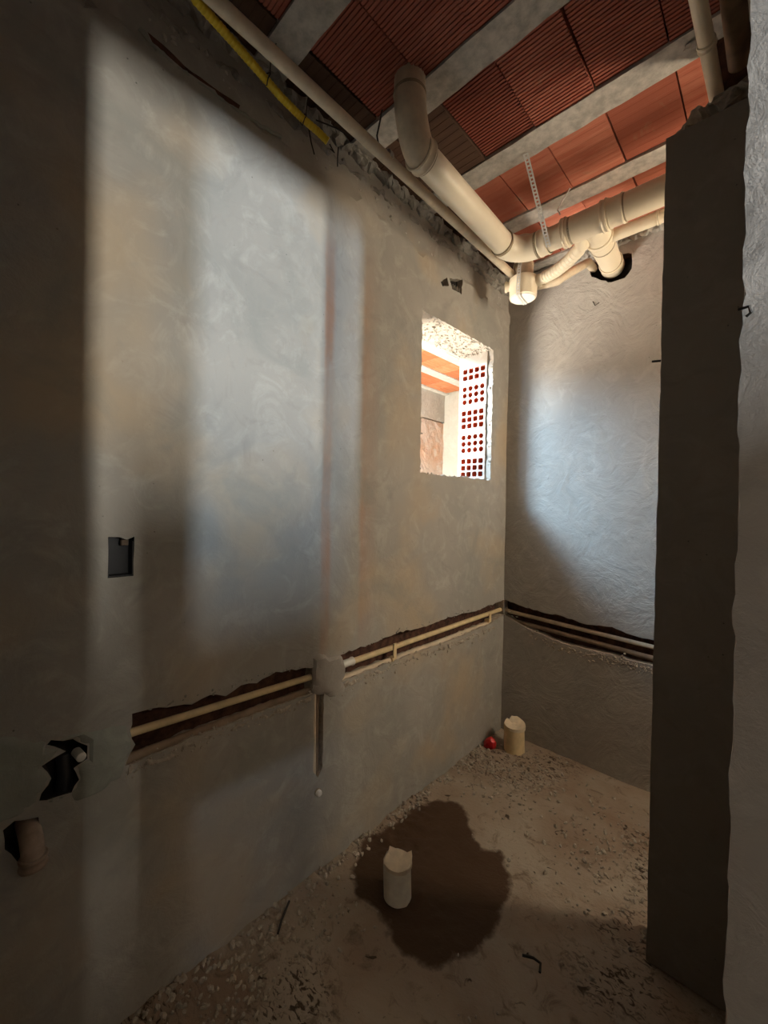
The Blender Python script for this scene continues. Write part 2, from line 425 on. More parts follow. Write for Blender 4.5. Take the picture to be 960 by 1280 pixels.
# hollow bricks in the window jamb: each end face has 3 x 4 real holes
def brick_mesh(name, rows, round_):
    W, H, D = .178, (.1495 if rows == 3 else .098), .09
    holes = []
    for r in range(rows):
        for c in range(4):
            cx, cz = W/2+(c-1.5)*.0415, (.1495/2+(r-1)*.0405 if rows == 3 else .031+r*.0405)
            if round_: pl = [(cx+.0155*math.cos(2*PI*k/10), cz+.0160*math.sin(2*PI*k/10)) for k in range(10)]
            else: pl = [(cx+.0158*math.copysign(abs(math.cos(a))**.45, math.cos(a)), cz+.0155*math.copysign(abs(math.sin(a))**.45, math.sin(a))) for a in [2*PI*(k+.5)/12 for k in range(12)]]
            holes.append((pl, D-.012, 1, 1))
    bm = sheet(0, W, 0, H, .2, holes, lambda u, v, d: Vector((-u, d, v)), lambda a, b: 0)
    # sides and back
    vs = [(0, 0), (W, 0), (W, H), (0, H)]
    A = [bm.verts.new((-u, 0, v)) for u, v in vs]; B = [bm.verts.new((-u, D, v)) for u, v in vs]
    for k in range(4): bm.faces.new((A[k], A[(k+1) % 4], B[(k+1) % 4], B[k]))
    bm.faces.new(B)
    bmesh.ops.recalc_face_normals(bm, faces=bm.faces)
    me = bpy.data.meshes.new(name); bm.to_mesh(me); bm.free()
    me.materials.append(M_BRICKFACE); me.materials.append(M_BRICKHOLE)
    return me
bsq, bro, btop = brick_mesh('brick_square', 3, False), brick_mesh('brick_round', 3, True), brick_mesh('brick_cut', 2, False)
for i, me in enumerate((bsq, bro, bsq, bro, btop)):
    o = bpy.data.objects.new('brick', me); C.objects.link(o); o.parent = wall_left
    o.location = (XL-.036+random.uniform(-.003, .003), 2.243-.012+random.uniform(-.002, .002), 1.587+i*.1515)
    o.rotation_euler = (0, random.uniform(-.01, .01), random.uniform(-.015, .015))

bm = bmesh.new(); box(bm, XO+.01, XL-.034, 2.233, 2.335, 1.587+4*.1515+.098, 2.372)
for v in bm.verts: v.co.y += .004*nz(*v.co, 30)
struct('trim_3', bm, M_JAMB)
o = struct('trim_2', (lambda b: (box(b, XO+.001, XL-.213, 2.236, 2.34, 1.58, 2.37), b)[1])(bmesh.new()), M_JAMB)
# ------------------------------------------------------------------ back wall
def xz(px, py): p = on(px, py, 'y', YB); return (p.x, p.z)
chC = densify([(-1.246, .738), (-1.246, .835)]+[xz(*p) for p in ((650,757),(680,766),(700,769),(730,780),(765,784),(790,794),(817,801))]+[(.0, .735), (.0, .63)]+[xz(*p) for p in ((817,832),(790,826),(762,818),(735,812),(700,803),(660,786))], .02, .003, 12)
hoB = densify([xz(*p) for p in ((735,334),(740,345),(752,350),(765,353),(780,348),(790,336),(790,316),(779,318),(752,322))], .02, .004, 13)
def dispB(x, z):
    return .004*nz(x, z, 1, 2.4) + .0015*nz(x, z, 4, 13)
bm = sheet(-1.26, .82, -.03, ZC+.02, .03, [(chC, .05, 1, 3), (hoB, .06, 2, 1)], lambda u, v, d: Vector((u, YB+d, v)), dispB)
wall_back = struct('wall_back', bm, [M_BACK, M_CORE, M_DARK, M_MORTAR]); sm(wall_back, 30)
bm = bmesh.new(); box(bm, -1.5, .9, YB+.08, YB+.2, -.2, 3); struct('wall_back', bm, M_EXTP)

# ------------------------------------------------------------------ partition and near wall
def rough_box(x0, x1, y0, y1, z0, z1, step, amp, edge, seed=0):
    """box with finely divided faces, ragged along its vertical edges"""
    bm = bmesh.new(); box(bm, x0, x1, y0, y1, z0, z1)
    for ax, (a, b) in enumerate(((x0, x1), (y0, y1), (z0, z1))):
        n = max(1, int((b-a)/step))
        for k in range(1, n):
            co = [0, 0, 0]; co[ax] = a+(b-a)*k/n; no = [0, 0, 0]; no[ax] = 1
            bmesh.ops.bisect_plane(bm, geom=bm.verts[:]+bm.edges[:]+bm.faces[:], plane_co=co, plane_no=no)
    for v in bm.verts:
        x, y, z = v.co
        e = min(x-x0, x1-x) < 1e-4 and min(y-y0, y1-y) < 1e-4
        a = edge if e else amp
        v.co.x += a*(nz(z+seed, y, x, 14)+.8*nz(z+seed, y, x, 45)); v.co.y += a*.5*nz(x, z+seed, y, 17)
    bmesh.ops.recalc_face_normals(bm, faces=bm.faces)
    return bm
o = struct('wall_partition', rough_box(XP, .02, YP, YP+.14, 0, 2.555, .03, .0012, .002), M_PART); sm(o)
o = struct('wall_right', rough_box(XN, .10, YN, 1.56, 0, ZC, .022, .0012, .0055, 3), M_NEAR); sm(o)
bm = bmesh.new(); box(bm, .10, .95, YN+.003, 1.0, 0, ZC); struct('wall_right', bm, M_NEAR)

# ------------------------------------------------------------------ floor with a damp patch
damp_poly = [(p.x, p.y) for p in (on(q[0], q[1], 'z', 0) for q in ((443,1080),(462,1050),(490,1035),(520,1010),(548,1000),(572,1004),(585,1022),(590,1045),(600,1060),(622,1065),(632,1090),(636,1120),(620,1140),(616,1165),(590,1188),(568,1192),(545,1208),(520,1200),(495,1175),(488,1150),(470,1128),(445,1115)))]
def poly_dist(p, poly):
    d = 9
    for i in range(len(poly)):
        a, b = Vector(poly[i]), Vector(poly[(i+1) % len(poly)])
        ab = b-a; t = max(0, min(1, (Vector(p)-a).dot(ab)/ab.length_squared)); d = min(d, (Vector(p)-a-ab*t).length)
    return d if in_poly(p, poly) else -d
RUB = [0]
def floor_h(x, y):
    RUB[0] = 0
    h = .006*nz(x, y, 0, 3) + .004*nz(x, y, 5, 12)
    r = nz(x, y, 2, 2.6) + .75*max(0, 1-abs(x-XL)/.16) + .5*max(0, 1-abs(x+.35)/.2)*(1 if 1.5 < y < 2.1 else 0) + .6*max(0, 1-math.hypot(x+1.0, y-2.05)/.3) + .5*max(0, 1-math.hypot(x+1.05, y-.55)/.3)
    if r > .15:
        k = min(1, (r-.15)/.3); RUB[0] = k
        h += k*(.009*nz(x, y, 8, 26) + .009*nz(x, y, 8, 52)) + .003*k
    if abs(x-XL) < .05: h += .010*(1-abs(x-XL)/.05)*(1+nz(x, y, 3, 15))
    return h
xs = np.arange(-1.29, .80, .0125); ys = np.arange(-.9, YB+.05, .0125)
vs, fs, dm, rg = [], [], [], []
for x in xs:
    for y in ys:
        vs.append((x, y, floor_h(x, y)-.004))
        dd = poly_dist((x, y), damp_poly) if (-1.35 < x < -.5 and .9 < y < 1.8) else -1
        dm.append(max(0, min(1, .5+dd/.10))); rg.append(RUB[0])
ny = len(ys)
for i in range(len(xs)-1):
    for j in range(ny-1): fs.append((i*ny+j, (i+1)*ny+j, (i+1)*ny+j+1, i*ny+j+1))
fl = struct('floor', (vs, fs), M_FLOOR, smooth=True)
at = fl.data.attributes.new('damp', 'FLOAT', 'POINT'); at.data.foreach_set('value', dm)
at = fl.data.attributes.new('rubbly', 'FLOAT', 'POINT'); at.data.foreach_set('value', rg)
bm = bmesh.new(); box(bm, .78, 3.4, -1.6, 2.7, -.1, -.01); box(bm, -3.4, -1.27, -6, 4.5, -.1, -.01); struct('floor', bm, M_EXTP)

# ------------------------------------------------------------------ ceiling: concrete joists and clay tiles
bm = bmesh.new(); box(bm, -1.5, 3.4, -1.6, 2.7, ZC+.035, 3.0)
ceiling = struct('ceiling', bm, M_DARK)
def joist(y0, y1, x0=-1.27, x1=.75):
    b = rough_box(x0, x1, y0, y1, ZC-.006, ZC+.05, .03, .0, .0, y0)
    for v in b.verts:
        v.co.z += .003*nz(v.co.x, v.co.y, 2, 12); v.co.y += .003*nz(v.co.x, v.co.z, y0, 16)
    o = obj('joist', b, M_CONC, ceiling); sm(o)
JO = [(-.60, -.495), (-.175, -.07), (.25, .355), (.672, .78), (1.096, 1.20), (1.522, 1.628), (1.922, 2.018), (2.35, 2.46)]
for a, b in JO: joist(a, b)
def tile_mesh(L, W, ribs, depth, mat, name):
    """clay filler block seen from below: ribs run along x"""
    prof = []
    for k in range(ribs):
        a = L*k/ribs; p = L/ribs
        prof += [(a, 0), (a+p*.62, 0), (a+p*.66, depth), (a+p*.96, depth)]
    prof.append((L, 0))
    vs, fs = [], []
    for x in (0, W):
        for y, z in prof: vs.append((x, y, z))
    n = len(prof)
    for i in range(n-1): fs.append((i, i+1, n+i+1, n+i))
    # sides and top
    s = len(vs); vs += [(0, 0, .05), (0, L, .05), (W, 0, .05), (W, L, .05)]
    fs += [(s, s+2, n, 0), (s+1, n-1, 2*n-1, s+3), tuple([s]+list(range(0, n))+[s+1]), tuple([s+2]+list(range(n, 2*n))+[s+3])[::-1]]
    me = bpy.data.meshes.new(name); me.from_pydata(vs, [], fs); me.materials.append(mat); return me
rows = [(JO[i][1], JO[i+1][0]) for i in range(len(JO)-1)]
XJ = [-1.325, -1.112, -.902, -.692, -.480, -.268, -.058, .152, .362, .572]
for ri, (a, b) in enumerate(rows):
    L = b-a-.004
    if ri >= 5: T = tile_mesh(L, .205, 7, .0006, M_TILE2, 'clay_tile_smooth')
    else: T = tile_mesh(L, .205, 24, .0045, M_TILE, 'clay_tile_ribbed')
    TD = tile_mesh(L, .205, 10, .0015, M_TILED, 'clay_tile_dark_brown')
    for ci, x in enumerate(XJ[:-1] if ri >= 2 else XJ):
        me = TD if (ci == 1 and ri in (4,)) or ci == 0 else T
        if XJ[ci]+.2 < -1.27: continue
        o = bpy.data.objects.new('clay_tile', me); C.objects.link(o); o.parent = ceiling
        g = .002 if ci not in (5,) else .0
        o.location = (x+g+.001+random.uniform(0, .002), a+.002, ZC+.002+random.uniform(-.002, .004))
        o.rotation_euler = (random.uniform(-.006, .006), random.uniform(-.01, .01), random.uniform(-.006, .006))

# rough ring beam lump along the top of the left wall
def lumps(name, path, w, h, mat, amp=.012, seed=0, kind=None, parent=None, seg=9, step=.02):
    """crumbly ridge following a 3D path"""
    pts = []
    for a, b in zip(path, path[1:]):
        n = max(2, int((Vector(b)-Vector(a)).length/step))
        pts += [lerp(a, b, k/n) for k in range(n)]
    pts.append(Vector(path[-1]))
    bm = bmesh.new(); rings(bm, pts, [max(w, h)*(.75+.5*abs(nz(i*.37, seed, 0, 1))) for i in range(len(pts))], seg)
    for v in bm.verts:
        n = Vector((nz(v.co.x+seed, v.co.y, v.co.z, 38), nz(v.co.y, v.co.z+seed, v.co.x, 38), nz(v.co.z, v.co.x, v.co.y+seed, 38)))
        v.co += n*amp
    o = obj(name, bm, mat, parent, kind=kind); return o
lumps('ring_beam_edge', [(XL-.012, -.3, ZC-.03), (XL-.01, .5, ZC-.025), (XL-.008, 1.4, ZC-.03), (XL-.012, YB, ZC-.03)], .028, .028, M_ROUGHC, .022, 2, parent=ceiling, step=.012, seg=14)
lumps('ring_beam_edge', [(XL-.015, -.3, ZC-.1), (XL-.02, 1.0, ZC-.1), (XL-.012, YB, ZC-.09)], .016, .016, M_ROUGHC, .016, 9, parent=ceiling, step=.01, seg=12)
lumps('ring_beam_edge', [(-1.2, YB-.005, ZC-.02), (.3, YB-.005, ZC-.02)], .02, .02, M_ROUGHC, .018, 5, parent=ceiling, step=.012, seg=12)

lumps('render_ridge', [on(x, y, 'x', XL+.0) for x, y in ((176,36),(200,66),(230,93),(262,115),(300,140),(352,172))], .007, .007, M_PATCH, .006, 6, parent=wall_left, step=.008, seg=12)
# crumbled mortar on top of the partition and in the gap above it
o = lumps('mortar_crest', [(XP+.02, YP+.05, 2.56), (-.20, YP+.06, 2.60), (-.12, YP+.05, 2.615), (-.03, YP+.05, 2.63)], .028, .03, M_MORTAR, .024, 4, step=.006, seg=18)
tag(o, 'crumbled mortar crest along the top of the dark partition wall', 'mortar')
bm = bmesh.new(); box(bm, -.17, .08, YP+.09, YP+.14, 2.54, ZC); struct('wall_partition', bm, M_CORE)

# ------------------------------------------------------------------ pipes under the ceiling
def ring_seam(parent, p, d, r, t=.004):
    p, d = Vector(p), Vector(d).normalized()
    o = sleeve('seam', p-d*t, p+d*t, r+.0012, M_SEAM, parent, lip=.001); return o
ZP = 2.65; R1 = .05
e0 = Vector((-.93, .985, 2.85)); XM = -.945
dp = thing('drain_pipe', (XM, 1.45, ZP), 'thick cream drain pipe hanging under the ceiling, from curved elbow to wall branch', 'pipe')
top = on(508, 118, 'z', 2.80)
top = Vector((top.x, top.y, 2.80))
a = Vector((XM+.012, top.y+.02, 2.88)); 
P0 = Vector((XM+.012, top.y+.015, 2.86)); P1 = Vector((XM+.006, 1.155, ZP+.005))
tube('elbow', [P0+Vector((0, 0, .03)), P0+Vector((0, 0, -.05))]+bend(P0+Vector((0, 0, -.06)), (XM+.008, P0.y+.02, ZP), P1, 14)[1:], [.054]*2+[.0545]*14, M_PVC2, dp, 30)
ring_seam(dp, P0+Vector((0, 0, -.055)), (0, 0, 1), .0545)
sleeve('elbow_collar', P1-Vector((0, .028, 0)), P1+Vector((0, .012, 0)), .057, M_PVC2, dp)
ring_seam(dp, P1+Vector((0, .014, 0)), (0, 1, 0), .0535)
YM = 1.90; cor = Vector((XM-.01, YM, ZP))
A1 = cor-Vector((0, .115, 0)); B1 = cor+Vector((.115, .0, 0))
tube('long_pipe', [P1, A1+Vector((0, -.01, 0))], R1, M_PVC, dp, 36)
ring_seam(dp, A1-Vector((0, .012, 0)), (0, 1, 0), .0545)
tube('corner_elbow', bend(A1, cor, B1, 14), .0555, M_PVC, dp, 36)
ring_seam(dp, B1+Vector((.002, 0, 0)), (1, 0, 0), .0545)
Z = Vector((0, 0, 0))
def xm(x): return Vector((x, YM, ZP))
sleeve('coupling', xm(-.830), xm(-.786), .0555, M_PVC, dp)
tube('cross_pipe', [xm(-.80), xm(-.28)], R1, M_PVC, dp, 36)
ring_seam(dp, xm(-.790), (1, 0, 0), .0535)
sleeve('tee_collar', xm(-.722), xm(-.700), .059, M_PVC, dp, lip=.004)
tube('tee_body', [xm(-.705), xm(-.555)], .0555, M_PVC, dp, 36)
ring_seam(dp, xm(-.685), (1, 0, 0), .0545)
sleeve('tee_collar', xm(-.560), xm(-.535), .060, M_PVC, dp, lip=.004)
sleeve('coupling', xm(-.535), xm(-.475), .0555, M_PVC, dp)
ring_seam(dp, xm(-.473), (1, 0, 0), .052)
tube('run_pipe', [xm(-.48), xm(.5)], .0525, M_PVC, dp, 36)
# branch into the back wall
br0 = xm(-.600); br1 = on(766, 334, 'y', YB+.03); 
dB = (br1-br0)
tube('branch_pipe', [br0, br0+dB*.28, br0+dB*.98], [.0535, .0535, .050], M_PVC, dp, 36)
sleeve('branch_collar', br0+dB*.26, br0+dB*.33, .0565, M_PVC, dp)
ring_seam(dp, br0+dB*.45, dB, .0525); ring_seam(dp, br0+dB*.86, dB, .0515)
sleeve('branch_coupling', br0+dB*.86, br0+dB*1.0, .0545, M_PVC, dp)
# small branch boss on the tee carrying the flexible bend
tube('tee_boss', [xm(-.655)+Vector((0, .02, -.01)), xm(-.672)+Vector((0, .10, -.03))], .030, M_PVC, dp, 24)

# siphon trap under the corner
tc = on(654, 358, 'z', 2.60); TX, TY = tc.x, tc.y
trap = thing('drain_trap', (TX, TY, 2.53), 'cream cylindrical drain trap hanging in the corner under the ceiling pipes', 'drain trap')
def lathe(name, cx, cy, prof, mat, parent, seg=32, top=True, bottom=True):
    bm = bmesh.new(); prev = None
    for r, z in prof:
        ring = [bm.verts.new((cx+r*math.cos(2*PI*k/seg), cy+r*math.sin(2*PI*k/seg), z)) for k in range(seg)]
        if prev:
            for k in range(seg): bm.faces.new((prev[k], prev[(k+1) % seg], ring[(k+1) % seg], ring[k]))
        elif bottom: bm.faces.new(ring[::-1])
        prev = ring
    if top: bm.faces.new(prev)
    bm.normal_update()
    o = obj(name, bm, mat, parent); sm(o); return o
lathe('trap_body', TX, TY, [(.060, 2.535), (.068, 2.538), (.070, 2.548), (.071, 2.60), (.073, 2.603), (.073, 2.635), (.066, 2.64)], M_PVC, trap)
lathe('trap_cap', TX, TY, [(.052, 2.531), (.060, 2.532), (.0605, 2.537)], M_WHITE, trap)
lathe('trap_neck', TX, TY, [(.050, 2.635), (.050, 2.70), (.053, 2.70), (.053, 2.712), (.047, 2.712), (.047, 2.86)], M_PVC2, trap)
for dx, dy in ((-.072, -.03), (.075, .03)):
    d = Vector((dx, dy, 0)).normalized()
    p = Vector((TX, TY, 2.610))
    tube('side_port', [p+d*.055, p+d*.082, p+d*.0821, p+d*.094], [.024, .024, .028, .028], M_PVC, trap, 20)

# slim pipe along the left wall to the trap
s0 = on(272-60, 0-58, 'z', 2.68); s0 = Vector((-1.053, .22, 2.68)); s1 = Vector((-1.053, TY-.035, 2.665))
sp = thing('supply_pipe', (-1.053, 1.2, 2.68), 'slim cream pipe running along the left wall top into the drain trap', 'pipe')
tube('pipe', [Vector((-1.053, -.5, 2.68)), s1], .0195, M_PVC2, sp, 24)
q = on(486, 197, 'z', 2.68)
sleeve('steel_clip', (-1.053, q.y-.012, 2.68), (-1.053, q.y+.006, 2.68), .0205, M_STEEL, sp)
tube('clip_rod', [(-1.075, q.y-.02, 2.68), (-1.085, q.y-.03, 2.76), (-1.07, q.y-.02, 2.85)], .003, M_WIRE, sp, 8)

# flexible ribbed bend from tee to trap
fp = []
fa = on(690, 346, 'z', 2.62); fb = on(716, 310, 'z', 2.63)
fa = Vector((fa.x, fa.y, 2.62))
curve = [Vector((TX+.06, TY+.01, 2.612))] + bend(Vector((TX+.085, TY+.012, 2.612)), (TX+.20, TY+.02, 2.615), Vector((-.672, YM+.09, 2.618)), 44)
rr = [.024]+[.0275+(.0045*math.sin(i*1.05)**2 if 4 < i < 42 else 0) for i in range(45)]
fx = tube('flexible_bend', curve, rr, M_PVC, None, 22)
tag(fx, 'short ribbed cream bend between the drain trap and the tee', 'pipe')
# second slim branch from trap to the wall hole
g = [Vector((TX+.05, TY+.04, 2.60)), Vector((TX+.13, TY+.075, 2.605))]+bend(Vector((TX+.15, TY+.08, 2.606)), (TX+.2, TY+.07, 2.62), on(735, 328, 'y', YB-.09), 8)
gx = tube('slim_pipe', g+[on(742, 336, 'y', YB+.03)], .021, M_PVC2, None, 20); sm(gx, 60)
tag(gx, 'slim cream pipe curving from the trap into the hole in the back wall', 'pipe')
# parallel slim pipe behind the thick one
h0 = on(752, 303, 'y', 2.10); h1 = on(830, 266, 'y', 2.10)
hd = (h1-h0).normalized(); hd = Vector((1, 0, 0)); h0 = Vector((h0.x-.04, 2.10, (h0.z+h1.z)/2))
pp = thing('slim_waste_pipe', h0, 'slim cream pipe running behind the thick pipe near the partition', 'pipe')
tube('pipe', [h0, h0+hd*1.0], .027, M_PVC, pp, 24)
for k in (.26, .33, .335): sleeve('pipe_collar', h0+hd*k, h0+hd*(k+.012), .0285, M_PVC, pp, lip=.002)

# perforated steel strap hung from the joist round the pipes
def strap(name, path, w, wdir, label, cat, pitch=.014):
    """flat strap with a row of square holes, folded along a path"""
    pts = [Vector(p) for p in path]; bm = bmesh.new()
    dist = 0; segs = []
    for a, b in zip(pts, pts[1:]):
        L = (b-a).length; n = max(1, round(L/pitch))
        for k in range(n): segs.append((a.lerp(b, k/n), a.lerp(b, (k+1)/n)))
    wd = Vector(wdir).normalized()
    for a, b in segs:
        d = b-a; n = d.cross(wd).normalized()*.0008
        xs_ = [-.5, -.22, .22, .5]; ts = [0, .3, .85, 1]
        for i in range(3):
            for j in range(3):
                if i == 1 and j == 1: continue
                q = [a+d*ts[jj]+wd*w*xs_[ii] for ii, jj in ((i, j), (i+1, j), (i+1, j+1), (i, j+1))]
                A = [bm.verts.new(p+n) for p in q]; B = [bm.verts.new(p-n) for p in q]
                bm.faces.new(A); bm.faces.new(B[::-1])
                for k in range(4): bm.faces.new((A[k], B[k], B[(k+1) % 4], A[(k+1) % 4]))
    bmesh.ops.remove_doubles(bm, verts=bm.verts, dist=1e-5)
    return tag(obj(name, bm, M_STEEL), label, cat)
sa = on(657, 192, 'z', ZC-.012)
sb = Vector((-.752, YM-.075, ZP+.03)); 
sb = on(683, 297, 'y', YM-.058)
strap('hanger_strap', [sa, sb, sb+Vector((.0, .025, -.03))], .020, (1, .2, 0), 'perforated steel hanger strap from the concrete joist down to the thick pipe', 'strap')
sc = on(661, 322, 'y', TY-.07); 
strap('trap_strap', [Vector((TX+.012, TY-.052, 2.74)), Vector((TX+.012, TY-.076, 2.66)), Vector((TX+.010, TY-.078, 2.57)), Vector((TX+.006, TY-.072, 2.527)), Vector((TX-.005, TY-.02, 2.5255)), Vector((TX-.012, TY+.05, 2.5255))], .019, (1, .15, 0), 'perforated steel strap looped around the white drain trap', 'strap')
# small bolt and steel hook by the tee
hk = tube('steel_hook', [on(700, 268, 'y', YM-.01), on(697, 262, 'y', YM-.01), on(699, 258, 'y', YM), (-.70, YM+.01, ZC)], .003, M_STEEL, None, 8)
tag(hk, 'small steel hook above the pipe tee', 'hook')
wr = tube('bent_wire', [on(773, 318, 'y', YB-.02), on(770, 288, 'y', YB-.03), on(778, 284, 'y', YB-.03), on(786, 287, 'y', YB-.02)], .002, M_STEEL, None, 6)
tag(wr, 'bent tie wire beside the pipe hole in the back wall', 'wire')

# yellow corrugated conduit
ycp = [on(x, y, 'z', z) for x, y, z in ((205,-60,2.70),(245,0,2.70),(285,45,2.71),(320,85,2.72),(350,120,2.72),(378,148,2.73),(398,165,2.72),(411,178,2.70))]
ycs = []
for a, b in zip(ycp, ycp[1:]):
    n = max(2, int((b-a).length/.004)); ycs += [a.lerp(b, k/n) for k in range(n)]
yc = thing('conduit', ycp[3], 'yellow corrugated electrical conduit running along the top of the left wall', 'conduit')
tube('conduit_tube', ycs, [.0115+(.0014 if (i % 3) == 0 else 0) for i in range(len(ycs))], M_YEL, yc, 14)
for px, py in ((334, 98), (379, 149)):
    c = on(px, py, 'z', 2.722)
    pts = [c+Vector((.016*math.cos(t), .004*math.sin(t*2), .016*math.sin(t))) for t in [k*2*PI/10 for k in range(11)]]
    tube('tie_wire', pts+[pts[-1]+Vector((.02, -.01, .03)), pts[-1]+Vector((.05, -.01, .05))], .0016, M_WIRE, yc, 6)
for k, pts in enumerate((((386,160), (389,178), (393,193)), ((412,180), (418,191), (413,186)), ((423,184), (422,196), (422,208)), ((395,150), (420,160), (440,172)))):
    W = [on(a, b, 'x', XL+.02) for a, b in pts]
    if k == 3: W = [on(a, b, 'z', 2.78) for a, b in pts]
    o = tube('tie_wire', W, .0022, M_WIRE, None, 6)
    tag(o, ['thin black wire hanging below the broken end of the yellow conduit', 'small black wire stub at the very tip of the yellow conduit',
            'short black wire on the wall right of the conduit tip', 'black wire lying along the ceiling edge beyond the conduit'][k], 'wire')

# right side pipes
rp = thing('vertical_pipe', (-.162, 1.3, 2.70), 'slim cream pipe under the ceiling ending on top of the dark partition', 'pipe')
ra, rb = on(873, 0, 'z', 2.70), on(898, 133, 'z', 2.66)
rd = (ra-rb)
tube('pipe', [rb+rd*2.2, rb+Vector((0, 0, 0))], .0185, M_PVC, rp, 22)
sleeve('collar', rb+rd*.60, rb+rd*.66, .0195, M_PVC, rp)
sleeve('collar', rb-rd*.01, rb+rd*.05, .0215, M_PVC, rp)
ba, bb = on(917, 0, 'z', 2.74), on(926, 92, 'z', 2.74)
bp = tube('brown_pipe', [bb+(ba-bb)*2.2, bb, bb+(bb-ba)*.15], .027, M_BROWN, None, 20)
tag(bp, 'dusty brown pipe under the ceiling between the cream pipe and near wall', 'pipe')
for k, (a, b, r) in enumerate((((800,2),(826,60),.004), ((846,86),(859,142),.0045))):
    pass
lb = on(868, 54, 'z', ZC-.012)
bm = bmesh.new(); bmesh.ops.create_icosphere(bm, subdivisions=2, radius=.018)
for v in bm.verts: v.co = Vector((v.co.x*1.5, v.co.y*.7, v.co.z*.35))*(1+.5*nz(*v.co, 60)) + lb
o = obj('mortar_blob', bm, M_JAMB); tag(o, 'pale mortar blob on the joist beside the slim cream pipe', 'mortar')

# ------------------------------------------------------------------ pipes in the wall chases
def chase_pipe(name, pts, r, mat, label):
    o = tube(name, pts, r, mat, None, 16); sm(o, 60); tag(o, label, 'pipe'); return o
XI = XL-.022
def yzi(px, py, x=XI): return on(px, py, 'x', x)
upA = thing('water_pipe', yzi(270, 880), 'upper cream water pipe in the left-hand chase of the left wall', 'pipe')
tube('pipe', [yzi(160, 917), yzi(395, 844)], .0115, M_TAPE, upA, 16)
o = chase_pipe('water_pipe', [yzi(150, 952, XL-.018), yzi(290, 899, XL-.02), yzi(393, 860)], .0135, M_PVCD, 'lower dusty brown water pipe in the left-hand chase of the left wall')
upB = thing('water_pipe', yzi(530, 795), 'upper cream water pipe in the right-hand chase of the left wall', 'pipe')
pB0, pB1 = yzi(440, 827), yzi(625, 762)
tube('pipe', [pB0, Vector((XI, YB+.02, pB1.z))], .0125, M_TAPE, upB, 16)
sleeve('white_fitting', yzi(416, 835), yzi(441, 826), .0155, M_WHITE, upB, 18)
loB = thing('water_pipe', yzi(530, 806), 'lower dusty water pipe in the right-hand chase of the left wall', 'pipe')
q0, q1 = yzi(420, 851), yzi(620, 775)
tube('pipe', [q0, Vector((XI, YB+.02, q1.z))], .0125, M_PVC2, loB, 16)
for px, py0, py1, lab in ((494, 804, 826, 'pale plastic spacer clip on the chase pipes, left of the corner'), (613, 766, 777, 'pale plastic spacer clip on the chase pipes, right at the corner')):
    a_, b_ = yzi(px, py0, XL-.006), yzi(px, py1, XL-.006)
    bm = bmesh.new(); w_ = .018
    box(bm, XL-.036, XL-.003, a_.y-w_, a_.y+w_*.6, b_.z-.004, b_.z+.016); box(bm, XL-.010, XL-.004, a_.y-w_*.6, a_.y+w_*.6, b_.z, a_.z)
    bmesh.ops.bevel(bm, geom=bm.edges[:], offset=.002, segments=1, affect='EDGES')
    tag(obj('spacer_clip', bm, M_TAPE), lab, 'clip')
# back wall chase
YI = YB+.020
ub = [on(x, y, 'y', YI) for x, y in ((632, 762), (640, 765), (817, 809))]
ue = ub[-1]+(ub[-1]-ub[1])*.5
cp = chase_pipe('water_pipe', ub+[ue], .0115, M_PVC2, 'upper cream water pipe in the chase of the back wall')
lb_ = [on(x, y, 'y', YI+.004) for x, y in ((628, 771), (640, 775), (817, 823))]
chase_pipe('water_pipe', lb_+[lb_[-1]+(lb_[-1]-lb_[1])*.5], .0125, M_PVCD, 'lower dusty brown water pipe in the chase of the back wall')
for k, (px, py) in enumerate(((632, 760), (637, 764), (640, 770), (646, 771))):
    p = on(px, py, 'y', YB+.002); bm = bmesh.new(); bmesh.ops.create_icosphere(bm, subdivisions=1, radius=.008)
    for v in bm.verts: v.co = Vector((v.co.x*1.3, v.co.y*.6, v.co.z*.6))*(1+.6*nz(v.co.x, v.co.y, k, 90)) + p
    tag(obj('foil_scrap', bm, M_FOIL), ['shiny foil scrap right in the room corner above the chase pipes', 'shiny foil scrap, second from the corner on the upper chase pipe', 'shiny foil scrap below the upper chase pipe, left one of two side by side', 'shiny foil scrap in the back wall chase farthest from the corner'][k], 'foil', 'foil scraps in the corner chase')
# vertical drop
chase_pipe('drop_pipe', [(XL-.018, .966, .76), (XL-.018, .972, .36)], .0085, M_PVC2, 'left slim pipe of the pair in the short vertical slot')
chase_pipe('drop_pipe', [(XL-.024, .99, .76), (XL-.024, .988, .39)], .0080, M_PVCD, 'right slim dark pipe of the pair in the short vertical slot')
ws = Vector(yzi(397, 990, XL)); 
nb = thing('pipe_stub', ws, 'small white capped stub in the wall below the vertical slot', 'pipe stub')
tube('cap', [ws+Vector((-.02, 0, 0)), ws+Vector((.012, 0, 0)), ws+Vector((.016, 0, 0)), ws+Vector((.018, 0, 0))], [.0115, .0115, .009, .003], M_WHITE, nb, 16)
tube('collar', [ws+Vector((-.02, 0, 0)), ws+Vector((.003, 0, 0))], .014, M_SEAM, nb, 16)
